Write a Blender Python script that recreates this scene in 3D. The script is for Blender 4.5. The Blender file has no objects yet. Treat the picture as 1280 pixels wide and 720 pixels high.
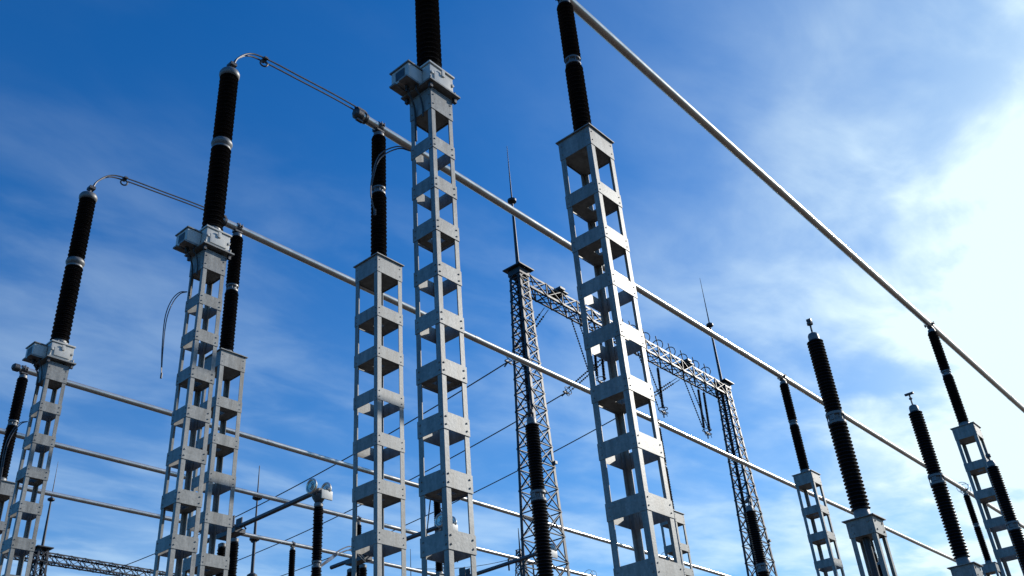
import bpy, bmesh, math, random
from mathutils import Vector, Matrix
R = math.radians
rng = random.Random(7)
scene = bpy.context.scene
EYE = 1.6            # eye height; all builders below measure heights from the eye, the last lines lift the yard by EYE

# ------------------------------------------------------------------ camera
cam_d = bpy.data.cameras.new('camera'); cam = bpy.data.objects.new('camera', cam_d)
scene.collection.objects.link(cam); scene.camera = cam
cam_d.sensor_width = 36.0; cam_d.lens = 36.0*1179.93/1280.0
cam_d.clip_start = 0.05; cam_d.clip_end = 5000
up = Vector((-0.0740933, 0.8499844, -0.5215713)); X = Vector((0.65736597, -0.35166771, -0.66648316))
# rows: world axes in camera space
Yx = up.cross(X)
M = Matrix((tuple(X), tuple(Yx), tuple(up))).to_4x4()
cam.matrix_world = Matrix.Translation((0, 0, EYE)) @ M

# ------------------------------------------------------------------ light
SUN = Vector((0.81, -0.34, 0.478)).normalized()
elev = math.asin(SUN.z); az = math.atan2(SUN.x, SUN.y)      # clockwise from +Y
sd = bpy.data.lights.new('sun', 'SUN'); sd.energy = 5.0; sd.angle = R(0.5); sd.color = (1.0, 0.94, 0.85)
so = bpy.data.objects.new('sun', sd); scene.collection.objects.link(so)
so.rotation_euler = (-SUN).to_track_quat('-Z', 'Y').to_euler()

world = bpy.data.worlds.new('World'); scene.world = world; world.use_nodes = True
nt = world.node_tree; nd = nt.nodes; lk = nt.links; nd.clear()
def N(t, **k):
    n = nd.new(t)
    for a, b in k.items(): setattr(n, a, b)
    return n
out = N('ShaderNodeOutputWorld'); bg = N('ShaderNodeBackground'); bg.inputs['Strength'].default_value = 0.10
lk.new(bg.outputs[0], out.inputs[0])
sky = N('ShaderNodeTexSky', sky_type='NISHITA', sun_disc=False)
sky.sun_elevation = elev; sky.sun_rotation = az; sky.air_density = 1.0; sky.dust_density = 0.35; sky.ozone_density = 3.0; sky.altitude = 300
hs = N('ShaderNodeHueSaturation'); hs.inputs['Saturation'].default_value = 1.35; hs.inputs['Value'].default_value = 1.05
lk.new(sky.outputs[0], hs.inputs['Color'])
tc = N('ShaderNodeTexCoord')
sep = N('ShaderNodeSeparateXYZ'); lk.new(tc.outputs['Generated'], sep.inputs[0])
def MA(op, a, b=None, c=None, clamp=False):
    n = N('ShaderNodeMath', operation=op, use_clamp=clamp)
    for i, v in enumerate((a, b, c)):
        if v is None: continue
        if isinstance(v, (int, float)): n.inputs[i].default_value = v
        else: lk.new(v, n.inputs[i])
    return n.outputs[0]
zc = MA('MAXIMUM', sep.outputs['Z'], 0.06)
px = MA('DIVIDE', sep.outputs['X'], zc); py = MA('DIVIDE', sep.outputs['Y'], zc)
cmb = N('ShaderNodeCombineXYZ'); lk.new(px, cmb.inputs[0]); lk.new(py, cmb.inputs[1])
def cloud_noise(rot, sx, sy, scale, detail, dist, off=(0,0,0), rough=0.55):
    mp = N('ShaderNodeMapping'); mp.inputs['Rotation'].default_value = (0, 0, R(rot)); mp.inputs['Scale'].default_value = (sx, sy, 1); mp.inputs['Location'].default_value = off
    lk.new(cmb.outputs[0], mp.inputs[0])
    n = N('ShaderNodeTexNoise'); n.inputs['Scale'].default_value = scale; n.inputs['Detail'].default_value = detail
    n.inputs['Distortion'].default_value = dist; n.inputs['Roughness'].default_value = rough
    lk.new(mp.outputs[0], n.inputs['Vector']); return n.outputs['Fac']
def MR(v, a, b, c=0.0, d=1.0):
    n = N('ShaderNodeMapRange', interpolation_type='SMOOTHSTEP')
    n.inputs[1].default_value = a; n.inputs[2].default_value = b; n.inputs[3].default_value = c; n.inputs[4].default_value = d
    lk.new(v, n.inputs[0]); return n.outputs[0]
dot = N('ShaderNodeVectorMath', operation='DOT_PRODUCT'); lk.new(tc.outputs['Generated'], dot.inputs[0]); dot.inputs[1].default_value = (0.93, -0.16, 0.33)
soft = cloud_noise(16, 0.75, 1.15, 1.9, 5, 0.5, (4.1, 0.9, 0), 0.5)
wisp = cloud_noise(17, 0.55, 1.15, 1.8, 12, 0.3, (2.1, 0.4, 0), 0.53)
fine = cloud_noise(20, 0.75, 1.25, 4.2, 12, 0.35, (1.1, 3.4, 0), 0.55)
mixn = MA('ADD', MA('MULTIPLY', soft, 0.42), MA('ADD', MA('MULTIPLY', wisp, 0.30), MA('MULTIPLY', fine, 0.28)))
lump = MR(mixn, 0.37, 0.65)
veil1 = MA('MULTIPLY', MA('EXPONENT', MA('MULTIPLY', MA('SUBTRACT', dot.outputs['Value'], 0.935), 17.0)), MA('ADD', 0.48, MA('MULTIPLY', lump, 1.05)))   # cirrus deck, thicker towards the sun
veil2 = MA('MULTIPLY', MA('MINIMUM', MA('EXPONENT', MA('MULTIPLY', zc, -7.0)), 0.19), MA('ADD', 1.0, MA('MULTIPLY', lump, 1.1)))                                     # low haze
streak = MA('MULTIPLY', MR(MA('ADD', MA('MULTIPLY', wisp, 0.6), MA('MULTIPLY', fine, 0.4)), 0.43, 0.70), 0.18)
streak = MA('MULTIPLY', streak, MR(sep.outputs['Z'], 0.70, 0.48, 0.12, 1.0))
side = MR(dot.outputs['Value'], -0.5, 0.45, 0.12, 1.0)      # hardly any haze on the far side from the sun
dens = MA('ADD', MA('MINIMUM', veil1, 0.97), MA('MULTIPLY', MA('ADD', veil2, streak), side), clamp=True)
gain = N('ShaderNodeMix', data_type='RGBA', blend_type='MULTIPLY'); gain.inputs[0].default_value = 1.0
lk.new(hs.outputs[0], gain.inputs[6]); gain.inputs[7].default_value = (0.30, 1.22, 1.55, 1)
mx = N('ShaderNodeMix', data_type='RGBA')
lk.new(dens, mx.inputs[0]); lk.new(gain.outputs[2], mx.inputs[6]); mx.inputs[7].default_value = (8.6, 10.6, 11.5, 1)
mh = N('ShaderNodeMix', data_type='RGBA'); lk.new(MR(sep.outputs['Z'], 0.18, 0.0, 0.0, 0.85), mh.inputs[0])
lk.new(mx.outputs[2], mh.inputs[6]); mh.inputs[7].default_value = (3.4, 4.4, 5.6, 1)       # pale air just above the horizon
lk.new(mh.outputs[2], bg.inputs['Color'])

scene.view_settings.view_transform = 'Standard'; scene.view_settings.look = 'None'
scene.view_settings.exposure = 0.0; scene.view_settings.gamma = 1.0
scene.view_settings.use_curve_mapping = False

# ------------------------------------------------------------------ materials
def mat(name, col, metal=0.0, rough=0.5, var=0.15, scale=6.0, bump=0.0, bscale=30.0, streak=False, spec=0.5, dirt=None, dirt_amt=0.5, spangle=False):
    m = bpy.data.materials.new(name); m.use_nodes = True; t = m.node_tree; b = t.nodes['Principled BSDF']
    b.inputs['Metallic'].default_value = metal; b.inputs['Specular IOR Level'].default_value = spec
    co = t.nodes.new('ShaderNodeTexCoord'); mp = t.nodes.new('ShaderNodeMapping'); t.links.new(co.outputs['Object'], mp.inputs[0])
    if streak: mp.inputs['Scale'].default_value = (1, 1, 0.18)
    oi = t.nodes.new('ShaderNodeObjectInfo')
    t.links.new(oi.outputs['Location'], mp.inputs['Location'])
    n = t.nodes.new('ShaderNodeTexNoise'); n.inputs['Scale'].default_value = scale; n.inputs['Detail'].default_value = 8; n.inputs['Roughness'].default_value = 0.65
    t.links.new(mp.outputs[0], n.inputs['Vector'])
    cr = t.nodes.new('ShaderNodeValToRGB'); cr.color_ramp.elements[0].position = 0.3; cr.color_ramp.elements[1].position = 0.7
    lo = [c*(1-var) for c in col]; hi = [min(1, c*(1+var)) for c in col]
    cr.color_ramp.elements[0].color = (*lo, 1); cr.color_ramp.elements[1].color = (*hi, 1)
    t.links.new(n.outputs['Fac'], cr.inputs[0]); c_out = cr.outputs[0]
    if spangle:      # zinc crystal flowers
        vo = t.nodes.new('ShaderNodeTexVoronoi'); vo.inputs['Scale'].default_value = 45; t.links.new(co.outputs['Object'], vo.inputs['Vector'])
        sv = t.nodes.new('ShaderNodeSeparateColor'); t.links.new(vo.outputs['Color'], sv.inputs[0])
        mr = t.nodes.new('ShaderNodeMapRange'); mr.inputs[3].default_value = 0.88; mr.inputs[4].default_value = 1.12; t.links.new(sv.outputs[0], mr.inputs[0])
        vm = t.nodes.new('ShaderNodeVectorMath'); vm.operation = 'SCALE'; t.links.new(c_out, vm.inputs[0]); t.links.new(mr.outputs[0], vm.inputs['Scale']); c_out = vm.outputs[0]
    if dirt:
        n2 = t.nodes.new('ShaderNodeTexNoise'); n2.inputs['Scale'].default_value = scale*0.45; n2.inputs['Detail'].default_value = 10; n2.inputs['Roughness'].default_value = 0.75
        t.links.new(mp.outputs[0], n2.inputs['Vector'])
        r2 = t.nodes.new('ShaderNodeValToRGB'); r2.color_ramp.elements[0].position = 0.5; r2.color_ramp.elements[1].position = 0.72
        r2.color_ramp.elements[0].color = (0, 0, 0, 1); r2.color_ramp.elements[1].color = (dirt_amt,)*3+(1,)
        t.links.new(n2.outputs['Fac'], r2.inputs[0])
        mm = t.nodes.new('ShaderNodeMix'); mm.data_type = 'RGBA'; t.links.new(r2.outputs[0], mm.inputs[0]); t.links.new(c_out, mm.inputs[6]); mm.inputs[7].default_value = (*dirt, 1)
        c_out = mm.outputs[2]
    t.links.new(c_out, b.inputs['Base Color'])
    rr = t.nodes.new('ShaderNodeMapRange'); rr.inputs[3].default_value = max(0.02, rough-0.09); rr.inputs[4].default_value = min(1, rough+0.09)
    t.links.new(n.outputs['Fac'], rr.inputs[0]); t.links.new(rr.outputs[0], b.inputs['Roughness'])
    if bump:
        n3 = t.nodes.new('ShaderNodeTexNoise'); n3.inputs['Scale'].default_value = bscale; n3.inputs['Detail'].default_value = 6
        t.links.new(co.outputs['Object'], n3.inputs['Vector'])
        bp = t.nodes.new('ShaderNodeBump'); bp.inputs['Strength'].default_value = bump; bp.inputs['Distance'].default_value = 0.02
        t.links.new(n3.outputs['Fac'], bp.inputs['Height']); t.links.new(bp.outputs[0], b.inputs['Normal'])
    return m
GALV = mat('galvanised_steel', (0.205, 0.212, 0.207), 0.16, 0.52, 0.32, 13.0, 0.05, 40, True, dirt=(0.115, 0.10, 0.08), dirt_amt=0.75, spangle=True)
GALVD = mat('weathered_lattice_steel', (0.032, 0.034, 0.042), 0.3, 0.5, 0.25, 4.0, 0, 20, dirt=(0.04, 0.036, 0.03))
ALU = mat('aluminium_tube', (0.58, 0.55, 0.505), 0.68, 0.27, 0.10, 3.0, 0, 15, dirt=(0.36, 0.33, 0.30), dirt_amt=0.5)
CAST = mat('cast_metal_fitting', (0.15, 0.155, 0.16), 0.35, 0.5, 0.2, 20, 0.05, 60, dirt=(0.12, 0.11, 0.10))
DARK = mat('dark_clamp_metal', (0.07, 0.07, 0.075), 0.5, 0.5, 0.3, 20, 0.2, 60)
PORC = mat('dark_porcelain', (0.008, 0.006, 0.006), 0.0, 0.34, 0.35, 7, 0.0, 30, spec=0.35, dirt=(0.014, 0.012, 0.011), dirt_amt=0.7)
CABLE = mat('stranded_cable', (0.10, 0.10, 0.11), 0.6, 0.5, 0.25, 12)
BOX = mat('painted_cabinet', (0.50, 0.50, 0.47), 0.0, 0.42, 0.10, 7, 0.05, 25, True, dirt=(0.30, 0.27, 0.23), dirt_amt=0.6)
GRAVEL = mat('gravel_ground', (0.048, 0.031, 0.020), 0.0, 0.95, 0.35, 0.8, 0.8, 14, dirt=(0.028, 0.022, 0.016), dirt_amt=0.8)
CONC = mat('concrete', (0.36, 0.35, 0.32), 0.0, 0.9, 0.15, 3, 0.4, 30, dirt=(0.2, 0.18, 0.15))
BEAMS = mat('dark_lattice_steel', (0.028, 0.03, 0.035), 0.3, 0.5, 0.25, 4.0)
RUBBER = mat('black_rubber', (0.02, 0.02, 0.02), 0.0, 0.6, 0.2, 9)

# ------------------------------------------------------------------ mesh builder
class MB:
    def __init__(s): s.v = []; s.f = []
    def add(s, vs, fs):
        o = len(s.v); s.v += [tuple(v) for v in vs]; s.f += [tuple(i+o for i in f) for f in fs]; return s
    def box(s, c, d, rz=0.0):
        hx, hy, hz = d[0]/2, d[1]/2, d[2]/2; cs, sn = math.cos(rz), math.sin(rz)
        vs = []
        for z in (-hz, hz):
            for x, y in ((-hx,-hy),(hx,-hy),(hx,hy),(-hx,hy)):
                vs.append((c[0]+x*cs-y*sn, c[1]+x*sn+y*cs, c[2]+z))
        return s.add(vs, [(3,2,1,0),(4,5,6,7),(0,1,5,4),(1,2,6,5),(2,3,7,6),(3,0,4,7)])
    def bx(s, x0, x1, y0, y1, z0, z1): return s.box(((x0+x1)/2,(y0+y1)/2,(z0+z1)/2),(abs(x1-x0),abs(y1-y0),abs(z1-z0)))
    def frame(s, p, q):
        p, q = Vector(p), Vector(q); d = (q-p).normalized()
        a = Vector((0,0,1)) if abs(d.z) < 0.95 else Vector((1,0,0))
        u = d.cross(a).normalized(); w = u.cross(d).normalized(); return p, q, u, w
    def bar(s, p, q, w=0.05, h=None):
        h = h or w; p, q, u, v = s.frame(p, q)
        vs = [b+u*x+v*y for b in (p, q) for x, y in ((-w/2,-h/2),(w/2,-h/2),(w/2,h/2),(-w/2,h/2))]
        return s.add(vs, [(3,2,1,0),(4,5,6,7),(0,1,5,4),(1,2,6,5),(2,3,7,6),(3,0,4,7)])
    def angle(s, p, q, w, t, ux, uy):
        """steel angle: outer corner runs p->q, flanges along ux and uy"""
        p, q = Vector(p), Vector(q); ux = Vector(ux); uy = Vector(uy)
        prof = [(0,0),(w,0),(w,t),(t,t),(t,w),(0,w)]
        vs = [b+ux*a+uy*c for b in (p, q) for a, c in prof]; n = 6
        fs = [tuple(range(n))[::-1], tuple(range(n, 2*n))]+[(i,(i+1)%n,n+(i+1)%n,n+i) for i in range(n)]
        if (ux.cross(uy)).dot(q-p) < 0: fs = [f[::-1] for f in fs]
        return s.add(vs, fs)
    def cyl(s, p, q, r, r2=None, n=16):
        r2 = r if r2 is None else r2; p, q, u, v = s.frame(p, q); vs = []
        for b, rr in ((p, r), (q, r2)):
            for i in range(n):
                a = 2*math.pi*i/n; vs.append(b+u*math.cos(a)*rr+v*math.sin(a)*rr)
        return s.add(vs, [tuple(range(n))[::-1], tuple(range(n,2*n))]+[(i,(i+1)%n,n+(i+1)%n,n+i) for i in range(n)])
    def lathe(s, prof, n=24, c=(0,0,0)):
        vs = [(c[0]+r*math.cos(2*math.pi*i/n), c[1]+r*math.sin(2*math.pi*i/n), c[2]+z) for r, z in prof for i in range(n)]
        fs = [(k*n+i, k*n+(i+1)%n, (k+1)*n+(i+1)%n, (k+1)*n+i) for k in range(len(prof)-1) for i in range(n)]
        fs += [tuple(range(n))[::-1], tuple(range((len(prof)-1)*n, len(prof)*n))]
        return s.add(vs, fs)
    def tube(s, pts, r, n=8):
        pts = [Vector(p) for p in pts]; vs = []; u = None
        for i, p in enumerate(pts):
            d = (pts[min(i+1,len(pts)-1)]-pts[max(i-1,0)]).normalized()
            if u is None:
                a = Vector((0,0,1)) if abs(d.z) < 0.9 else Vector((1,0,0)); u = d.cross(a).normalized()
            else: u = (u-d*u.dot(d)).normalized()
            w = u.cross(d)
            for k in range(n):
                t = 2*math.pi*k/n; vs.append(p+u*math.cos(t)*r+w*math.sin(t)*r)
        m = len(pts)
        fs = [tuple(range(n)), tuple(range((m-1)*n, m*n))[::-1]]+[(i*n+k,(i+1)*n+k,(i+1)*n+(k+1)%n,i*n+(k+1)%n) for i in range(m-1) for k in range(n)]
        return s.add(vs, fs)
    def ring(s, c, axis, R0, r, n=28, m=8, arc=1.0):
        c = Vector(c); ax = Vector(axis).normalized(); a = Vector((0,0,1)) if abs(ax.z) < 0.9 else Vector((1,0,0))
        u = ax.cross(a).normalized(); w = ax.cross(u)
        pts = [c+(u*math.cos(2*math.pi*arc*i/n)+w*math.sin(2*math.pi*arc*i/n))*R0 for i in range(n+1)]
        return s.tube(pts, r, m)
    def mesh(s, name, m, bevel=None):
        me = bpy.data.meshes.new(name); me.from_pydata(s.v, [], s.f)
        b = bmesh.new(); b.from_mesh(me); bmesh.ops.recalc_face_normals(b, faces=b.faces)
        if bevel: 
            bmesh.ops.bevel(b, geom=[e for e in b.edges if e.calc_face_angle(0) > R(40)], offset=bevel, segments=2, profile=0.7, affect='EDGES', clamp_overlap=True)
        b.to_mesh(me); b.free()
        me.polygons.foreach_set('use_smooth', [True]*len(me.polygons)); me.set_sharp_from_angle(angle=R(38))
        me.materials.append(m); return me
    def part(s, name, m, parent=None, bevel=None, loc=None, label=None):
        o = bpy.data.objects.new(name, s.mesh(name, m, bevel)); scene.collection.objects.link(o); o.parent = parent
        if loc: o.location = loc
        if label: o['label'] = label
        return o
def thing(name, loc, label, cat, group=None):
    o = bpy.data.objects.new(name, None); o.empty_display_size = 0.2; scene.collection.objects.link(o); o.location = loc
    tag(o, label, cat, group); return o
def tag(o, label, cat, group=None):
    o['label'] = label; o['category'] = cat
    if group: o['group'] = group
    return o
def kids(o): return [c for c in scene.collection.objects if c.parent is o]
def dup(o, loc, label, group=None):
    r = o.copy(); scene.collection.objects.link(r); r.location = loc; r['label'] = label
    if group: r['group'] = group
    for c in kids(o):
        d = c.copy(); scene.collection.objects.link(d); d.parent = r
        for g in kids(c):
            e = g.copy(); scene.collection.objects.link(e); e.parent = d
    return r
def spline(P, n=12):
    P = [Vector(p) for p in P]; P = [P[0]*2-P[1]]+P+[P[-1]*2-P[-2]]; o = []
    for i in range(1, len(P)-2):
        a, b, c, d = P[i-1:i+3]
        for k in range(n):
            t = k/n; o.append(0.5*((2*b)+(c-a)*t+(2*a-5*b+4*c-d)*t*t+(3*b-a-3*c+d)*t**3))
    o.append(P[-2]); return o
GZ = -EYE            # ground level seen from the eye

# ------------------------------------------------------------------ ground
g = MB(); g.add([(-1500,-1500,GZ),(1500,-1500,GZ),(1500,1500,GZ),(-1500,1500,GZ)], [(0,1,2,3)])
go = g.part('ground', GRAVEL); go['kind'] = 'structure'

# ------------------------------------------------------------------ battened support towers
def support_tower(name, loc, a, ztop, levels, solid, leg, bh, boxh, label, group, over=0.025):
    """four steel angles joined by rings of batten plates; heights from the eye; loc = foot"""
    t = thing(name, (loc[0], loc[1], GZ), label, 'tower', group)
    H = lambda z: z-GZ
    base = MB(); base.bx(-a-0.16, a+0.16, -a-0.16, a+0.16, 0, 0.18); base.part('foundation', CONC, t, 0.01)
    for sx, sy in ((-1,-1),(1,-1),(1,1),(-1,1)):
        m = MB(); m.angle((sx*a, sy*a, 0.18), (sx*a, sy*a, H(ztop)-0.015), leg, 0.009, (-sx,0,0), (0,-sy,0))
        m.box((sx*(a-0.02), sy*(a-0.02), 0.19), (leg*2.0, leg*2.0, 0.02))
        m.part('leg', GALV, t)
    p = 0.006; o = a+p
    def ring(m, z1, h, closed, hole):
        z0 = z1-h
        m.bx(-o, o, -o, -a-0.0005, z0, z1); m.bx(-o, o, a+0.0005, o, z0, z1)
        m.bx(-o, -a-0.0005, -a-0.0002, a+0.0002, z0, z1); m.bx(a+0.0005, o, -a-0.0002, a+0.0002, z0, z1)
        if closed:
            zz = z0+0.012; i = a-0.010
            if hole:
                hs_ = 0.062
                m.bx(-i, i, -i, -hs_, zz, zz+0.008); m.bx(-i, i, hs_, i, zz, zz+0.008)
                m.bx(-i, -hs_, -hs_, hs_, zz, zz+0.008); m.bx(hs_, i, -hs_, hs_, zz, zz+0.008)
            else: m.bx(-i, i, -i, i, zz, zz+0.008)
        for sx in (-1, 1):            # bolts through plate and leg
            for sy in (-1, 1):
                for zb in (z0+h*0.27, z0+h*0.73):
                    c1 = (sx*(a-leg*0.5), sy*o, zb); m.cyl(c1, (c1[0], c1[1]+sy*0.008, zb), 0.008, n=6)
                    c2 = (sx*o, sy*(a-leg*0.5), zb); m.cyl(c2, (c2[0]+sx*0.008, c2[1], zb), 0.008, n=6)
    for i, z in enumerate(levels):
        m = MB(); ring(m, H(z), bh, i in solid, True); m.part('batten_frame', GALV, t)
    m = MB(); ring(m, H(ztop)-0.015, boxh, True, False)
    m.bx(-o-over, o+over, -o-over, o+over, H(ztop)-0.0145, H(ztop)); m.part('top_box', GALV, t)
    return t
def zr(z0, step, n): return [z0-step*i for i in range(n)]
postT = dict(a=0.245, ztop=8.0, levels=zr(7.12, 0.665, 12), solid=(0,1,4,7,10), leg=0.075, bh=0.19, boxh=0.29)
B1, B2, B3, B4, B5, B6 = 5.125, 9.126, 13.127, 21.2, 24.89, 28.5
GT = 'support towers under the busbar insulators'
posts = [
 ((8.2, B1), 'grey battened tower standing largest right of centre, under the nearest busbar'),
 ((8.2, B2), 'grey battened tower left of centre whose insulator carries the capped end of the second busbar'),
 ((8.2, B3), 'grey battened tower standing close behind the tower with the long dangling cable loop'),
 ((23.0, B1), 'slim grey tower at the right edge with a thick ribbed insulator in front of it'),
 ((22.8, B2), 'slim grey tower between the right lattice mast and the tall thick ribbed insulator'),
 ((22.6, B3), 'small grey tower peeping out behind the right edge of the largest tower'),
 ((7.95, B4), 'grey tower cut by the left edge under the short insulator of the capped left busbar'),
 ((21.6, B4), 'grey tower almost hidden behind the tall central tower, under the fourth busbar'),
 ((21.4, B5), 'far grey tower behind the left-centre tower, under the fifth busbar'),
 ((21.35, B6), 'far grey tower below the lowest busbar, left of the disc-headed switch'),
 ((37.5, B2), 'far grey tower under the thin ringed insulator at bottom right'),
 ((37.5, B3), 'far grey tower seen through the legs of the steel stand at bottom right'),
 ((35.6, B4), 'far grey tower under the ringed clamp behind the largest tower'),
 ((35.0, B5), 'far grey tower under the ringed clamp right of the centre lattice mast'),
]
t0 = None; ptowers = []
for i, ((x, y), lab) in enumerate(posts):
    if t0 is None: t0 = support_tower('support_tower', (x, y), label=lab, group=GT, **postT); ptowers.append(t0)
    else: ptowers.append(dup(t0, (x, y, GZ), lab))

# ------------------------------------------------------------------ porcelain
def sheds(m, z0, z1, core, r1, r2, pitch):
    n = max(2, round((z1-z0)/pitch)); p = (z1-z0)/n; prof = [(core*1.04, z0)]
    for i in range(n):
        r = r1 if i % 2 == 0 else r2; b = z0+i*p
        prof += [(core, b+p*0.12), (r-0.003, b+p*0.30), (r, b+p*0.36), (r-0.002, b+p*0.46), (core+0.006, b+p*0.84)]
    prof.append((core*1.04, z1)); m.lathe(prof, 28)
def stack(t, name, z0, z1, core, r1, r2, pitch):
    m = MB(); sheds(m, z0, z1, core, r1, r2, pitch); return m.part(name, PORC, t)
def flange(m, z0, z1, r, c=(0,0,0)):
    h = z1-z0
    m.lathe([(r*0.82, z0), (r*1.0, z0+h*0.05), (r*1.0, z0+h*0.25), (r*0.74, z0+h*0.34), (r*0.74, z0+h*0.66), (r*1.0, z0+h*0.75), (r*1.0, z0+h*0.95), (r*0.82, z1)], 28, c)
    for k in range(8):
        a = k*math.pi/4+0.2; x, y = c[0]+math.cos(a)*r*0.9, c[1]+math.sin(a)*r*0.9
        m.cyl((x, y, z0+h*0.2), (x, y, z0+h*0.8), r*0.07, n=6)
TR = 0.075           # busbar radius
ZB = 10.8            # busbar height
def post_insulator(loc, label, group):
    t = thing('post_insulator', (loc[0], loc[1], 8.0), label, 'insulator', group)
    m = MB(); m.lathe([(0.155, 0), (0.155, 0.025), (0.12, 0.03), (0.125, 0.10), (0.105, 0.13)], 28)
    for k in range(8):
        a = k*math.pi/4; m.cyl((math.cos(a)*0.137, math.sin(a)*0.137, 0.02), (math.cos(a)*0.137, math.sin(a)*0.137, 0.05), 0.014, n=6)
    m.part('base_flange', CAST, t)
    stack(t, 'lower_stack', 0.12, 1.36, 0.090, 0.127, 0.117, 0.036)
    m = MB(); flange(m, 1.36, 1.50, 0.110); m.part('middle_flange', CAST, t)
    stack(t, 'upper_stack', 1.49, 2.58, 0.086, 0.122, 0.112, 0.036)
    m = MB(); m.lathe([(0.09, 2.57), (0.092, 2.60), (0.088, 2.64), (0.05, 2.66), (0.05, 2.70)], 24); m.part('cap', CAST, t)
    zc_ = 2.8
    m = MB(); m.box((0, 0, 2.70), (0.16, 0.12, 0.03))
    m.cyl((-0.045, 0, zc_), (0.045, 0, zc_), TR+0.014, n=24)
    m.box((0, 0, zc_+TR+0.02), (0.035, 0.02, 0.05))
    m.box((0, TR+0.025, zc_), (0.08, 0.04, 0.02)); m.box((0, -TR-0.025, zc_), (0.08, 0.04, 0.02))
    for sy in (-1, 1):
        for sx in (-0.03, 0.03): m.cyl((sx, sy*(TR+0.04), zc_-0.04), (sx, sy*(TR+0.04), zc_+0.04), 0.008, n=6)
    m.part('tube_clamp', DARK, t)
    return t
GI = 'black post insulators carrying the busbar tubes'
il = [
 'black insulator on the largest tower, its cap at the top edge of the picture',
 'black insulator at left centre under the round end cap of the second busbar',
 'black insulator half hidden behind the upper left boxed insulator, under the third busbar',
 'slim black two-stage insulator high at right, clamped to the nearest busbar',
 'slim black two-stage insulator clamped to the second busbar, just left of a thick ribbed one',
 'black insulator hidden behind the largest tower, under the third busbar',
 'black insulator at the left edge under the capped tube end',
 'black insulator seen past the legs of the tall central tower, under the fourth busbar',
 'far black insulator behind the left-centre tower, under the fifth busbar',
 'short far black insulator under the lowest busbar, between the masts and the disc-headed switch',
 'thin black insulator crowned with wire rings at bottom right between two thick ribbed ones',
 'black insulator seen through the steel stand legs at bottom right',
 'far black insulator with wire rings behind the largest tower',
 'far black insulator with wire rings just right of the centre lattice mast',
]
i0 = None; ins = []
for (p, _), lab in zip(posts, il):
    if i0 is None: i0 = post_insulator(p, lab, GI); ins.append(i0)
    else: ins.append(dup(i0, (p[0], p[1], 8.0), lab))
for k in (10, 12, 13):
    for dx, tilt in ((-0.16, 0.25), (0.16, -0.1)):
        m = MB(); m.ring((dx, 0, 2.86), (1, tilt, 0), 0.20, 0.011); m.bar((dx, 0, 2.66), (dx*0.4, 0, 2.74), 0.02)
        m.part('corona_ring', ALU, ins[k])

# ------------------------------------------------------------------ busbars
def busbar(y, x0, x1, label, caps=True, z=ZB):
    t = thing('busbar_tube', (x0, y, z), label, 'busbar', 'parallel aluminium busbar tubes')
    m = MB(); n = 40; L = x1-x0
    pts = []
    k = int(L/1.0)
    for i in range(k+1):
        x = L*i/k; ph = ((x0+x-8.2) % 14.7)/14.7; pts.append((x, 0, -0.022*math.sin(math.pi*ph)))
    m.tube(pts, TR, 28); m.part('tube', ALU, t)
    if caps:
        m = MB(); m.cyl((-0.06, 0, 0), (-0.02, 0, 0), TR*0.7, TR+0.018, n=24); m.cyl((-0.02, 0, 0), (0.09, 0, 0), TR+0.018, n=24); m.part('end_cap', DARK, t)
        m = MB(); m.cyl((0.14, 0, 0), (0.19, 0, 0), TR+0.02, n=24); y < 20 and m.box((0.165, 0, TR+0.03), (0.06, 0.07, 0.05)) and m.box((0.05, 0, -TR-0.03), (0.12, 0.05, 0.05))
        m.part('collar', DARK, t)
    for xj in (14.9, 29.6, 44.3):
        if x0 < xj < x1:
            m = MB(); m.cyl((xj-x0-0.10, 0, -0.02), (xj-x0+0.10, 0, -0.02), TR+0.004, n=24); m.part('sleeve', ALU, t)
    return t
bars = []
for y, x0, x1, lab in (
 (B1, 7.72, 62, 'nearest and highest aluminium tube, running from the top edge down to the right edge'),
 (B2, 7.72, 62, 'aluminium tube starting at the round cap left of the tall central tower, passing behind it'),
 (B3, 7.72, 62, 'aluminium tube starting behind the boxed insulator at upper left, passing behind the left-centre tower'),
 (B4, 7.72, 66, 'aluminium tube whose capped end stands free near the left edge'),
 (B5, 7.72, 66, 'middle one of the three thin tubes low at left, just below the capped one'),
 (B6, 7.72, 66, 'lowest of the three thin tubes at left, ending behind the centre lattice mast')):
    bars.append(busbar(y, x0, x1, lab))

# ------------------------------------------------------------------ instrument transformers on slim towers
CX = 5.33
ctT = dict(a=0.15, ztop=6.86, levels=zr(6.23, 0.497, 14), solid=(2,5,7,10), leg=0.052, bh=0.155, boxh=0.26)
GC = 'slim towers under the boxed insulators'
ctl = ['tall slim battened tower in the centre of the picture, under a boxed insulator',
       'slim battened tower at left with a long cable loop dangling from its left side',
       'slim battened tower leaning at far left under the lowest boxed insulator']
c0 = None
for y, lab in zip((B1, B2, B3), ctl):
    if c0 is None:
        c0 = support_tower('support_tower', (CX, y), label=lab, group=GC, over=0.004, **ctT)
    else: dup(c0, (CX, y, GZ), lab)

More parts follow.
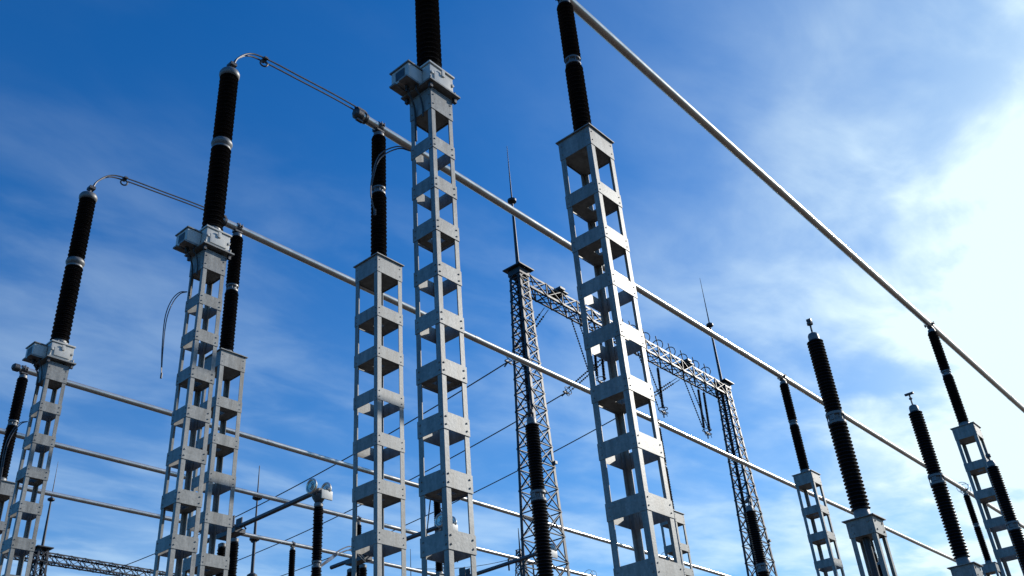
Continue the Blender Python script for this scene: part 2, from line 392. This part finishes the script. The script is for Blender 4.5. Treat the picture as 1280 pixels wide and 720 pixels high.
def transformer(loc, label, group):
    t = thing('instrument_transformer', (loc[0], loc[1], 6.86), label, 'transformer', group)
    m = MB(); m.box((0, 0, 0.02), (0.24, 0.24, 0.036)); m.bx(-0.22, 0.22, -0.22, 0.22, 0.04, 0.06); m.bx(-0.40, -0.10, -0.06, 0.06, 0.062, 0.085); m.bx(-0.40, -0.10, 0.12, 0.2, 0.062, 0.085)
    for sx in (-1, 1):
        for sy in (-1, 1): m.cyl((sx*0.18, sy*0.18, 0.03), (sx*0.18, sy*0.18, 0.12), 0.011, n=6)
    m.part('base_plate', GALV, t)
    m = MB(); m.bx(-0.17, 0.17, -0.17, 0.17, 0.085, 0.32); b = m.part('terminal_box', BOX, t, 0.012)
    m = MB(); m.bx(-0.185, 0.185, -0.185, 0.185, 0.322, 0.345); m.cyl((-0.15, -0.188, 0.20), (-0.15, -0.172, 0.20), 0.02, n=10); m.cyl((0.15, -0.188, 0.20), (0.15, -0.172, 0.20), 0.02, n=10)
    m.part('lid', BOX, b, 0.004)
    m = MB(); m.bx(-0.12, 0.12, -0.183, -0.171, 0.11, 0.24); m.bx(-0.02, 0.02, -0.20, -0.184, 0.22, 0.30)
    m.part('cover_plate', BOX, b, 0.003)
    m = MB(); m.bx(-0.37, -0.178, -0.06, 0.20, 0.087, 0.27); sbx = m.part('side_box', BOX, t, 0.01)
    m = MB(); m.bx(-0.385, -0.178, -0.075, 0.215, 0.272, 0.288); m.part('lid', GALV, sbx, 0.003)
    m = MB(); m.bx(-0.376, -0.371, 0.0, 0.13, 0.12, 0.23); m.part('window', DARK, sbx)
    m = MB()
    for k, (x, y) in enumerate(((-0.10, -0.10), (0.08, -0.12), (0.02, 0.10), (-0.3, 0.05))):
        m.cyl((x, y, 0.02), (x, y, 0.11), 0.016, n=10)
        m.cyl((x, y, -0.02), (x, y, 0.03), 0.011, n=8)
    m.part('cable_glands', RUBBER, t)
    for (x, y) in ((-0.175, -0.175), (0.175, -0.175), (-0.175, 0.175)):
        m = MB(); m.box((x, y, 0.005), (0.035, 0.035, 0.065)); m.part('bracket', DARK, t)
    m = MB(); m.tube(spline([(-0.27, 0.05, 0.09), (-0.27, 0.05, -0.02), (-0.22, 0.05, -0.10), (-0.175, 0.06, -0.22), (-0.172, 0.06, -0.60)], 6), 0.011, 8)
    m.tube(spline([(-0.24, -0.03, 0.09), (-0.24, -0.03, -0.01), (-0.20, -0.04, -0.07), (-0.174, -0.05, -0.2), (-0.172, -0.05, -0.34)], 6), 0.009, 8); m.part('conduit', RUBBER, t)
    m = MB(); m.cyl((0.05, 0, 0.346), (0.05, 0, 0.36), 0.03, n=10)
    for k in range(12):
        a = k*math.pi/6; m.cyl((math.cos(a)*0.136, math.sin(a)*0.136, 0.37), (math.cos(a)*0.136, math.sin(a)*0.136, 0.395), 0.012, n=6)
    m.part('flange_bolts', CAST, t)
    m = MB(); m.lathe([(0.155, 0.346), (0.155, 0.375), (0.112, 0.39), (0.115, 0.43), (0.10, 0.45)], 28); m.part('base_flange', CAST, t)
    stack(t, 'lower_stack', 0.44, 1.78, 0.100, 0.136, 0.125, 0.036)
    m = MB(); m.lathe([(0.10, 1.76), (0.126, 1.775), (0.126, 1.80), (0.106, 1.81), (0.118, 1.825), (0.138, 1.85), (0.144, 1.875), (0.138, 1.90), (0.118, 1.93), (0.10, 1.94)], 32); m.part('middle_flange', CAST, t)
    stack(t, 'upper_stack', 1.92, 3.12, 0.096, 0.132, 0.121, 0.036)
    m = MB(); m.lathe([(0.095, 3.10), (0.128, 3.12), (0.144, 3.15), (0.144, 3.19), (0.128, 3.225), (0.09, 3.245), (0.05, 3.26), (0.03, 3.28)], 32); m.part('cap', CAST, t)
    m = MB(); m.cyl((0, 0, 3.27), (0, 0, 3.36), 0.028, n=12); m.box((0.02, 0, 3.38), (0.10, 0.12, 0.05)); m.part('terminal', DARK, t)
    return t
tl = ['large black boxed insulator cut by the top edge, above the tall central tower',
      'black boxed insulator with twin cables arching to the second busbar',
      'leftmost black boxed insulator with twin cables arching to the third busbar']
q0 = None
for y, lab in zip((B1, B2, B3), tl):
    if q0 is None: q0 = transformer((CX, y), lab, 'boxed insulators on the slim towers')
    else: dup(q0, (CX, y, 6.86), lab)

# twin jumper cables from each transformer to its busbar end
JP = [(0.03, 0, 10.24), (0.10, 0, 10.44), (0.30, 0, 10.66), (0.62, 0, 10.74), (1.2, 0, 10.80), (1.9, 0, 10.87), (2.42, 0, 10.90)]
def jumper(y, label):
    t = thing('jumper_cable', (CX, y, 0), label, 'cable', 'twin jumper cables between insulators and busbars')
    for s in (-1, 1):
        m = MB(); m.tube(spline([(x, s*(0.02+0.02*min(1, x/0.5)), z) for x, _, z in JP]), 0.0125, 8); m.part('cable', CABLE, t)
    m = MB(); m.box((0.55, 0, 10.735), (0.06, 0.13, 0.03)); m.ring((0.55, 0, 10.655), (0.35, 1, 0), 0.055, 0.014, 16); m.part('spacer', DARK, t)
    m = MB(); m.box((2.44, 0, 10.885), (0.16, 0.14, 0.035)); m.cyl((2.36, 0, 10.88), (2.36, 0, 10.93), 0.02, n=8); m.part('terminal_clamp', DARK, t)
    return t
jumper(B1, 'twin cable above the top edge joining the central boxed insulator to the nearest busbar')
jumper(B2, 'twin cable arching from the upper left insulator to the capped end of the second busbar')
jumper(B3, 'twin cable arching from the leftmost insulator towards the third busbar')

# loose cable loops hanging from the slim towers
def pigtail(loc, pts, label):
    t = thing('hanging_cable', loc, label, 'cable', 'loose cable loops on the slim towers')
    for k, s in enumerate((-1, 1)):
        q = [(x+s*0.022*math.sin(math.pi*i/5.2), y+s*0.02*math.sin(math.pi*i/5.2), z) for i, (x, y, z) in enumerate(pts)]
        m = MB(); m.tube(spline(q, 8), 0.0065, 6); m.part('cable', CABLE, t)
    m = MB(); m.cyl(Vector(pts[-1])+Vector((0, 0, 0.03)), Vector(pts[-1])-Vector((0, 0, 0.04)), 0.012, n=8); m.part('lug', DARK, t)
    return t
PG = {'B': [(0, 0, 0), (-0.08, 0.03, -0.04), (-0.15, 0.06, -0.18), (-0.19, 0.08, -0.42), (-0.17, 0.10, -0.80), (-0.14, 0.10, -1.16)],
      'H': [(0, 0, 0), (-0.13, 0.05, 0.0), (-0.28, 0.14, -0.14), (-0.32, 0.2, -0.36), (-0.33, 0.22, -0.60), (-0.28, 0.22, -0.78)]}
pigtail((CX-0.155, B1+0.158, 6.20), PG['H'], 'cable loop arching left from the tall central tower across a black insulator')
pigtail((CX-0.155, B2+0.158, 6.37), PG['B'], 'long cable loop dangling free in the sky left of the second slim tower')
pigtail((CX-0.155, B3+0.158, 6.0), PG['B'], 'cable loop hanging at the left edge beside the far left slim tower')

# ------------------------------------------------------------------ thick ribbed poles on open stands
def pole_stand(x, y, label):
    t = thing('steel_stand', (x, y, GZ), label, 'stand', 'open steel stands under the thick ribbed insulators'); a = 0.17; zt = 3.50-GZ
    m = MB(); m.bx(-0.35, 0.35, -0.35, 0.35, 0, 0.2); m.part('foundation', CONC, t, 0.01)
    for sx, sy in ((-1,-1),(1,-1),(1,1),(-1,1)):
        m = MB(); m.angle((sx*a, sy*a, 0.2), (sx*a, sy*a, zt-0.01), 0.06, 0.008, (-sx,0,0), (0,-sy,0)); m.part('leg', GALV, t)
    for zz in (1.0, 2.2):
        m = MB(); o = a+0.009
        for s in (-1, 1): m.bx(-o, o, s*(a+0.001), s*o, zz, zz+0.12); m.bx(s*(a+0.001), s*o, -a, a, zz, zz+0.12)
        m.part('batten_frame', GALV, t)
    m = MB(); o = a+0.010
    for s in (-1, 1): m.bx(-o, o, s*(a+0.001), s*o, zt-0.23, zt-0.012); m.bx(s*(a+0.001), s*o, -a, a, zt-0.23, zt-0.012)
    m.bx(-a+0.01, a-0.01, -a+0.01, a-0.01, zt-0.22, zt-0.21)
    m.bx(-o-0.035, o+0.035, -o-0.035, o+0.035, zt-0.0115, zt)
    for sx in (-1, 1):
        for zb in (zt-0.18, zt-0.07): m.cyl((sx*0.11, -o, zb), (sx*0.11, -o-0.012, zb), 0.012, n=6); m.cyl((-o, sx*0.11, zb), (-o-0.012, sx*0.11, zb), 0.012, n=6)
    m.part('top_box', GALV, t)
    m = MB(); m.cyl((-0.02, 0.03, zt-0.23), (-0.02, 0.03, 0.9), 0.045, n=14); m.part('drive_rod', GALVD, t)
    return t
def ribbed_pole(x, y, label, kind):
    t = thing('ribbed_insulator', (x, y, 3.50), label, 'insulator', 'thick ribbed insulators on open stands')
    m = MB(); m.lathe([(0.145, 0), (0.145, 0.02), (0.105, 0.03), (0.105, 0.12), (0.09, 0.14)], 28); m.part('base_flange', CAST, t)
    stack(t, 'lower_stack', 0.13, 1.36, 0.088, 0.128, 0.128, 0.051)
    m = MB(); flange(m, 1.34, 1.52, 0.126)
    m.box((0.0, 0.0, 1.43), (0.245, 0.07, 0.07)); m.part('middle_flange', CAST, t)
    stack(t, 'upper_stack', 1.51, 2.66, 0.080, 0.117, 0.117, 0.048)
    m = MB(); m.lathe([(0.075, 2.65), (0.078, 2.67), (0.078, 2.74), (0.065, 2.77), (0.03, 2.79)], 24); m.part('cap', CAST, t)
    m = MB(); m.cyl((0, 0, 2.77), (0, 0, 3.0), 0.014, n=8)
    if kind == 'pad': m.box((0, 0, 3.0), (0.05, 0.15, 0.03)); m.cyl((0, 0, 2.9), (0, 0, 2.92), 0.03, n=8)
    elif kind == 'knob': m.cyl((0, 0, 2.93), (0, 0, 2.96), 0.045, n=8); m.box((0, 0, 3.0), (0.04, 0.07, 0.04))
    else: m.cyl((0, 0, 2.86), (0, 0, 2.92), 0.05, n=10); m.cyl((0, 0, 3.0), (0, 0, 3.1), 0.009, n=6)
    m.part('terminal', DARK, t)
for x, y, k, a, b in (
 (12.27, 4.3, 'knob', 'open steel stand under the thick ribbed insulator between the two right-hand towers', 'tall thick ribbed insulator with a knob on top, leftmost of the thick ones at right'),
 (16.17, 4.3, 'pad', 'open steel stand at the bottom edge under the T-topped ribbed insulator', 'thick ribbed insulator with a T-shaped terminal, left of the ringed thin one'),
 (20.35, 4.3, 'rod', 'steel stand below the bottom right corner under the rightmost ribbed insulator', 'thick ribbed insulator at the right edge in front of a slim tower'),
 (11.34, 8.9, 'rod', 'steel stand at the bottom edge in front of the centre lattice mast', 'black ribbed insulator standing in front of the centre lattice mast'),
 (18.68, 8.9, 'rod', 'steel stand below the bottom edge in front of the right lattice mast', 'black ribbed insulator standing low in front of the right lattice mast')):
    pole_stand(x, y, a); ribbed_pole(x, y, b, k)
# slimmer insulator tip seen through the stand at bottom right
t = thing('post_insulator', (29.5, 10.2, 4.4), 'tip of a low black insulator seen between the stand legs at bottom right', 'insulator')
stack(t, 'upper_stack', 0.1, 2.6, 0.08, 0.125, 0.115, 0.04)
m = MB(); m.lathe([(0.09, 2.59), (0.09, 2.66), (0.03, 2.7), (0.03, 2.8)], 20); m.part('cap', CAST, t)
t = thing('steel_stand', (29.5, 10.2, GZ), 'plain steel column under the low insulator tip at bottom right', 'stand')
m = MB(); m.cyl((0, 0, 0.15), (0, 0, 6.0), 0.11, n=20); m.part('column', GALV, t)
m = MB(); m.bx(-0.3, 0.3, -0.3, 0.3, 0, 0.15); m.part('foundation', CONC, t)

# ------------------------------------------------------------------ disconnectors with disc heads
def disconnector(x, label, droppers=False):
    y0, y1, z = 19.5, 16.2, 7.45
    t = thing('disconnector', (x, y1, 4.35), label, 'switch', 'disc-headed disconnector switches')
    yj = y0-y1; h = z-4.35
    for k, yy in enumerate((0, yj-0.17, yj+0.33)):
        s = MB(); sheds(s, 0.10, 1.38, 0.075, 0.118, 0.105, 0.040); p = s.part('insulator', PORC, t, loc=(0, yy, 0))
        s = MB(); s.lathe([(0.12, 0), (0.12, 0.03), (0.09, 0.04), (0.09, 0.11)], 20); s.part('base_flange', CAST, p)
        s = MB(); flange(s, 1.37, 1.53, 0.105); s.part('middle_flange', CAST, p)
        s = MB(); sheds(s, 1.52, 2.72, 0.075, 0.115, 0.103, 0.040); s.part('upper_stack', PORC, p)
        s = MB(); s.lathe([(0.08, 2.71), (0.10, 2.73), (0.10, 2.80), (0.05, 2.83)], 20); s.part('cap', CAST, p)
    m = MB(); m.cyl((0, 0.12, h), (0, yj+1.15, h-0.05), 0.056, n=18); m.part('arm_tube', CABLE, t)
    m = MB(); m.box((0, yj, h-0.14), (0.30, 0.75, 0.10)); m.box((0, yj, h-0.02), (0.16, 0.34, 0.16))
    for s_ in (-1, 1): m.bx(s_*0.11-0.012, s_*0.11+0.012, yj-0.26, yj-0.02, h-0.1, h+0.24)
    m.tube([(0.1, yj-0.45, h-0.1), (0.14, yj-0.3, h+0.02), (0.12, yj-0.05, h+0.06)], 0.02, 8)
    m.tube([(-0.1, yj-0.5, h-0.12), (-0.14, yj-0.2, h-0.02), (-0.1, yj+0.5, h-0.12)], 0.018, 8)
    m.part('pivot_mechanism', DARK, t)
    m = MB(); m.lathe([(0.08, h-0.28), (0.15, h-0.16), (0.15, h-0.10), (0.08, h-0.06)], 20); m.box((0, 0.02, h-0.04), (0.22, 0.3, 0.10)); m.part('contact_jaw', DARK, t)
    for s_ in (-1, 1):
        d = MB(); c = Vector((s_*0.20, -0.02, h+0.05)); ax = Vector((1, 0, 0))
        d.cyl(c-ax*0.035, c+ax*0.035, 0.135, n=28); d.ring(c-ax*0.03, ax, 0.145, 0.032, 28, 8); d.cyl(c-ax*0.07, c-ax*0.035, 0.055, n=16)
        d.ring(c-ax*0.04, ax, 0.075, 0.016, 20, 6)
        d.part('corona_disc', ALU, t)
    m = MB(); m.bx(-0.05, 0.25, -0.17, -0.13, h-0.22, h-0.02); m.part('contact_cover', BOX, t, 0.006)
    m = MB(); m.bx(-0.15, 0.15, -0.3, yj+0.6, -0.2, -0.0); base = m.part('base_beam', GALV, t)
    return t
for x, lab in ((12.78, 'disconnector with a round disc head low at left, its arm sloping down to the left'),
               (16.8, 'disconnector whose discs show between the legs of the tall central tower'),
               (20.8, 'disconnector at the bottom edge whose arm rises towards the centre lattice mast')):
    disconnector(x, lab)
    t = thing('steel_trestle', (x, 17.85, GZ), ('steel trestle under the disc-headed disconnector low at left', 'steel trestle under the disconnector behind the tall central tower', 'steel trestle under the disconnector beside the centre lattice mast')[{12.78: 0, 16.8: 1, 20.8: 2}[x]], 'stand', 'trestles under the disconnectors')
    for s in (-1, 1):
        m = MB(); m.bx(-0.09, 0.09, s*1.5-0.09, s*1.5+0.09, 0.15, 4.15-GZ); m.part('leg', GALV, t)
        m = MB(); m.bx(-0.3, 0.3, s*1.5-0.3, s*1.5+0.3, 0, 0.15); m.part('foundation', CONC, t)
t = thing('dropper_cable', (21.4, B4, ZB), 'pair of thin droppers spreading down from the fourth busbar behind the central tower', 'cable')
for s, e in ((-1, (-0.35, 0.1, -2.35)), (1, (0.75, -0.3, -2.35))):
    m = MB(); m.tube(spline([(0.05*s, 0, -0.06), (e[0]*0.55, e[1]*0.5, -1.1), e], 6), 0.02, 6); m.part('cable', DARK, t)
m = MB(); m.box((0, 0, -0.05), (0.3, 0.18, 0.06)); m.part('clamp', DARK, t)
# loop between first disconnector head and its neighbour
t = thing('jumper_cable', (12.78, 16.2, 5.8), 'thin cable pair curving right from the waist of the disc-headed switch', 'cable')
for k in (0, 1):
    m = MB(); m.tube(spline([(0.1, 0, 0-0.03*k), (0.45, 0.1, 0.25-0.05*k), (1.1, 0.5, 0.65-0.07*k), (2.2, 1.4, 1.1-0.09*k), (3.9, 2.9, 1.42-0.05*k)], 8), 0.016, 6); m.part('cable', CABLE, t)

# coil of cable inside the largest tower
t = thing('cable_coil', (8.12, 5.05, 2.02), 'coil of black cable inside the largest tower at the bottom edge', 'cable coil')
m = MB()
for k in range(6): m.ring((0, 0.02*(k-3), 0.005*k), (0.62, 0.55, 0.12), 0.115+0.006*(k % 3), 0.012, 24, 6)
m.part('loops', RUBBER, t)
m = MB(); m.bar((-0.23, 0.10, 0.13), (0.23, -0.10, 0.13), 0.02); m.part('hanger', RUBBER, t)

# ------------------------------------------------------------------ lattice gantries
def lattice(m, p0, p1, h0, h1, n, leg, br, alt=True):
    """square lattice from p0 to p1 (axis), half widths h0->h1"""
    p0, p1 = Vector(p0), Vector(p1); ax = (p1-p0).normalized()
    if abs(ax.z) > 0.7: u, w = Vector((1,0,0)), Vector((0,1,0))
    else: u, w = Vector((0,1,0)), Vector((0,0,1))
    # panels shrink with width
    ts = [0]; r = (h1/h0)**(1/n) if h1 != h0 else 1; acc = 0; st = [r**i for i in range(n)]; tot = sum(st)
    for q in st: acc += q/tot; ts.append(acc)
    C = lambda t, sx, sy: p0.lerp(p1, t)+(u*sx+w*sy)*(h0+(h1-h0)*t)
    cs = ((-1,-1),(1,-1),(1,1),(-1,1))
    for sx, sy in cs:
        m.angle(C(0, sx, sy), C(1, sx, sy), leg, leg*0.14, -u*sx, -w*sy)
    for i in range(n):
        a, b = ts[i], ts[i+1]
        for k in range(4):
            c, d = cs[k], cs[(k+1) % 4]
            m.bar(C(a, *c), C(b, *d), br, br*0.5)
            m.bar(C(a, *d), C(b, *c), br*0.8, br*0.5)
            if i % 2 == 0 or alt: m.bar(C(b, *c), C(b, *d), br, br*0.5)
def rod(m, z0, z1, r, nodes):
    m.cyl((0, 0, z0), (0, 0, z0+(z1-z0)*0.52), r, r*0.62, n=10); m.cyl((0, 0, z0+(z1-z0)*0.52), (0, 0, z1), r*0.45, r*0.12, n=8)
    for zz in nodes: m.lathe([(r, zz-0.12), (r*2.4, zz-0.05), (r*2.4, zz+0.05), (r*0.5, zz+0.16)], 10)
GY, GXL, GXR, GTOP = 18.5, 23.62, 38.7, 19.05
gt = thing('lattice_gantry', (GXL, GY, GZ), 'tall steel lattice gantry with two masts and a trussed beam behind the busbars', 'gantry', None)
Hh = GTOP-GZ; span = GXR-GXL
for dx, lab in ((0, 'left lattice mast of the gantry'), (span, 'right lattice mast of the gantry')):
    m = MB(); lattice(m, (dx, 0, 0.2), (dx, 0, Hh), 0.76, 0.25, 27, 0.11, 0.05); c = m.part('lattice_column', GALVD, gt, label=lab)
    m = MB(); m.box((dx, 0, Hh+0.03), (0.85, 0.85, 0.05)); m.box((dx, 0, Hh-0.15), (0.58, 0.58, 0.22)); m.part('top_plate', GALVD, c)
    m = MB(); rod(m, Hh+0.05, Hh+6.1, 0.075, (Hh+3.3,)); q = m.part('lightning_rod', GALVD, c, loc=(dx, 0, 0))
    for sx in (-1, 1):
        for sy in (-1, 1): 
            m = MB(); m.bx(dx+sx*0.8-0.3, dx+sx*0.8+0.3, sy*0.8-0.3, sy*0.8+0.3, 0, 0.2); m.part('foundation', CONC, gt)
    for zz in (4.5, 9.0, 13.0):      # small lamps / brackets bolted on the mast
        k = 1-zz/Hh; m = MB(); hw = 0.25+0.51*k; m.box((dx+hw, -hw, zz), (0.12, 0.16, 0.10)); m.part('bracket', CAST, gt)
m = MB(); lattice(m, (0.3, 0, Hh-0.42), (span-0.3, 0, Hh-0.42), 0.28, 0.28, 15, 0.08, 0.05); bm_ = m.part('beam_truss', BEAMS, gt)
PH = (25.9-GXL, 30.5-GXL, 35.2-GXL)
for px_ in PH:
    m = MB(); m.box((px_, 0, Hh-0.10), (0.6, 0.7, 0.05)); m.box((px_-0.1, -0.2, Hh-0.03), (0.3, 0.4, 0.09)); m.part('walkway_plate', BEAMS, bm_)
for k in range(9):
    xx = 5.4+k*1.02; m = MB()
    m.ring((xx, 0.0, Hh+0.18), (1, 0.15, 0), 0.26, 0.022, 16, 6); m.bar((xx-0.5, -0.26, Hh+0.36), (xx-0.1, -0.1, Hh-0.08), 0.04); m.bar((xx-0.5, 0.26, Hh+0.36), (xx-0.1, 0.1, Hh-0.08), 0.04)
    m.part('safety_hoop', BEAMS, bm_)

def string(p, q, label, bead=0.05, ring=True, double=0.0, pitch=0.11, group='insulator strings on the lattice gantry'):
    """discs on a chain from p (beam) to q"""
    p, q = Vector(p), Vector(q); t = thing('insulator_string', p, label, 'insulator string', group)
    d = q-p; L = d.length; dn = d.normalized(); a0 = Vector((0,0,1)) if abs(dn.z) < 0.9 else Vector((1,0,0)); u = dn.cross(a0).normalized()
    if abs(dn.z) >= 0.9: u = Vector((1,0,0))
    for s in ((-1, 1) if double else (0,)):
        off = u*s*double
        m = MB(); m.cyl(off, off+d, 0.014, n=6)
        n = int((L*0.80)/pitch)
        for k in range(n):
            c = off+dn*(L*0.12+pitch*k); m.cyl(c, c+dn*0.05, bead*0.45, bead, n=10); m.cyl(c+dn*0.05, c+dn*0.065, bead, bead*0.7, n=10)
        m.part('discs', PORC, t)
    if ring:
        m = MB(); m.ring(d-dn*0.15, dn, 0.20, 0.018, 20, 6); m.ring(d+dn*0.02+u*0.12, dn, 0.13, 0.015, 16, 6); m.box(d, (0.34, 0.08, 0.06)); m.cyl(d, d+dn*0.25, 0.03, n=8); m.part('corona_ring', DARK, t)
    return t
BT = GTOP-0.75
clampA = Vector((25.54, 20.93, 16.83)); clampB = Vector((30.37, 21.8, 17.3)); clampC = Vector((35.1, 21.8, 17.75))
string((25.54, 18.8, BT), clampA, 'double insulator string from the beam to the wire clamp left of the left lattice mast', double=0.12)
string((30.3, 18.8, BT), clampB, 'double insulator string ending at the ringed clamp between left mast and largest tower', double=0.12)
string((35.0, 18.8, BT), clampC, 'double insulator string towards the right end of the beam, leading away to the left', double=0.12)
for xx, lab in ((26.35, 'beaded double string slanting steeply down near the left end of the gantry beam'), (30.95, 'beaded double string slanting down behind the largest tower'), (34.45, 'beaded double string slanting down near the right end of the beam')):
    string((xx, 18.2, BT), (xx+0.35, 17.75, 15.1), lab, bead=0.038, double=0.26, ring=False)
for xx, lab in ((28.35, 'upright double string hanging seen through the largest tower'), (32.8, 'upright string with a ring hanging just right of the largest tower'), (36.4, 'upright pair of strings with rings hanging below the right end of the beam')):
    string((xx, 18.5, BT), (xx, 18.6, 15.95), lab, bead=0.07, double=0.0 if xx < 36 and xx > 30 else 0.24, pitch=0.067)

# ------------------------------------------------------------------ far gantry at left
FY, FX, FTOP = 57.9, 24.9, 18.45
fg = thing('lattice_gantry', (FX, FY, GZ), 'far lattice gantry low in the bottom left corner with its long trussed beam', 'gantry')
Hf = FTOP-GZ
for dx in (-15, 0, 15):
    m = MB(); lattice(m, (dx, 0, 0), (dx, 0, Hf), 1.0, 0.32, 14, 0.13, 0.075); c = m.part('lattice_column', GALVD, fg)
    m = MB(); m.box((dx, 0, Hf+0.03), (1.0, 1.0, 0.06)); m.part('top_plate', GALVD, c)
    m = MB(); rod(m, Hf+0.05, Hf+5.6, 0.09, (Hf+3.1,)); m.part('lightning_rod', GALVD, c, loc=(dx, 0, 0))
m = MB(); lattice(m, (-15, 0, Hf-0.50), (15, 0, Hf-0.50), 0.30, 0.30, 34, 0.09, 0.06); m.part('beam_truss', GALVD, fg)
for k, xx in enumerate((28.6, 31.0, 35.2)):
    string((xx, FY-0.4, FTOP-1.1), (xx, FY-0.5, FTOP-3.0), ('short string hanging from the far gantry beam, leftmost', 'second short string hanging from the far gantry beam', 'short string hanging from the far gantry beam beside the second slim tower')[k], bead=0.10, ring=False, group='strings on the far gantry')
fends = [Vector((29.0, FY-0.3, 17.6)), Vector((33.8, FY-0.3, 17.6)), Vector((38.2, FY-0.3, 17.6))]

def wire(p, q, sag, r, label, group='overhead wires between the two gantries', name='overhead_wire', n=40):
    p, q = Vector(p), Vector(q); m = MB()
    m.tube([(q-p)*(i/n)-Vector((0,0,sag*4*(i/n)*(1-i/n))) for i in range(n+1)], r, 6)
    o = m.part(name, CABLE, None, loc=p); return tag(o, label, 'wire', group)
for (a, b, lab) in ((clampA, fends[0], 'highest overhead wire, running from the clamp left of the lattice mast to the disc-headed switch'),
                    (clampB, fends[1], 'middle overhead wire, leaving the clamp between the left mast and the largest tower'),
                    (clampC, fends[2], 'lowest overhead wire, emerging from behind the largest tower and passing behind the left mast')):
    wire(a, b, 0.7, 0.026, lab)

# ------------------------------------------------------------------ free-standing masts and a far tower
def mast(x, y, top, r, nodes, label):
    t = thing('lightning_mast', (x, y, GZ), label, 'mast', 'free-standing lightning masts')
    m = MB(); h = top-GZ; m.cyl((0, 0, 0), (0, 0, h*0.72), r, r*0.62, n=14); m.part('pole', GALVD, t)
    m = MB(); m.cyl((0, 0, h*0.72), (0, 0, h*0.86), r*0.45, r*0.35, n=10); m.cyl((0, 0, h*0.86), (0, 0, h), r*0.26, r*0.10, n=8); m.part('tip_rod', GALVD, t)
    m = MB()
    for f in nodes: m.lathe([(r*0.6, h*f-0.12), (r*1.25, h*f-0.05), (r*1.25, h*f+0.05), (r*0.5, h*f+0.15)], 12)
    m.part('joint_flanges', GALVD, t)
    return t
mast(27.6, 40, 18.9, 0.20, (0.72, 0.81, 0.915), 'thin lightning mast with three joints standing left of the disc-headed switch')
mast(48.0, 50, 20.4, 0.16, (0.8, 0.9), 'small far lightning mast at the bottom edge between the two central towers')
ft = thing('lattice_tower', (84.8, 70, GZ), 'thin far lattice tower just left of the foot of the centre lattice mast', 'tower')
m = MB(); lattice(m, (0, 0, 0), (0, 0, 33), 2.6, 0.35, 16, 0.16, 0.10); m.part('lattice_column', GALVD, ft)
for zz, L in ((31.5, 2.2), (28.5, 2.8), (25.5, 2.2)):
    m = MB()
    for s in (-1, 1):
        m.bar((s*0.3, 0, zz+0.8), (s*L, 0, zz+0.1), 0.12); m.bar((s*0.3, 0, zz), (s*L, 0, zz+0.1), 0.12); m.cyl((s*L, 0, zz+0.1), (s*L, 0, zz-1.2), 0.10, n=8)
    m.part('cross_arm', GALVD, ft)
m = MB(); m.cyl((0, 0, 33), (0, 0, 35.6), 0.1, 0.04, n=8); m.part('tip_rod', GALVD, ft)
wire((82.6, 70, 29.9), (66, 76, 28.5), 0.9, 0.035, 'hair-thin far wire running left from the far lattice tower', group=None)

# ------------------------------------------------------------------ lift everything so that the ground is z = 0
for o in scene.objects:
    if o.parent is None and o.type in {'MESH', 'EMPTY'}: o.location.z += EYE
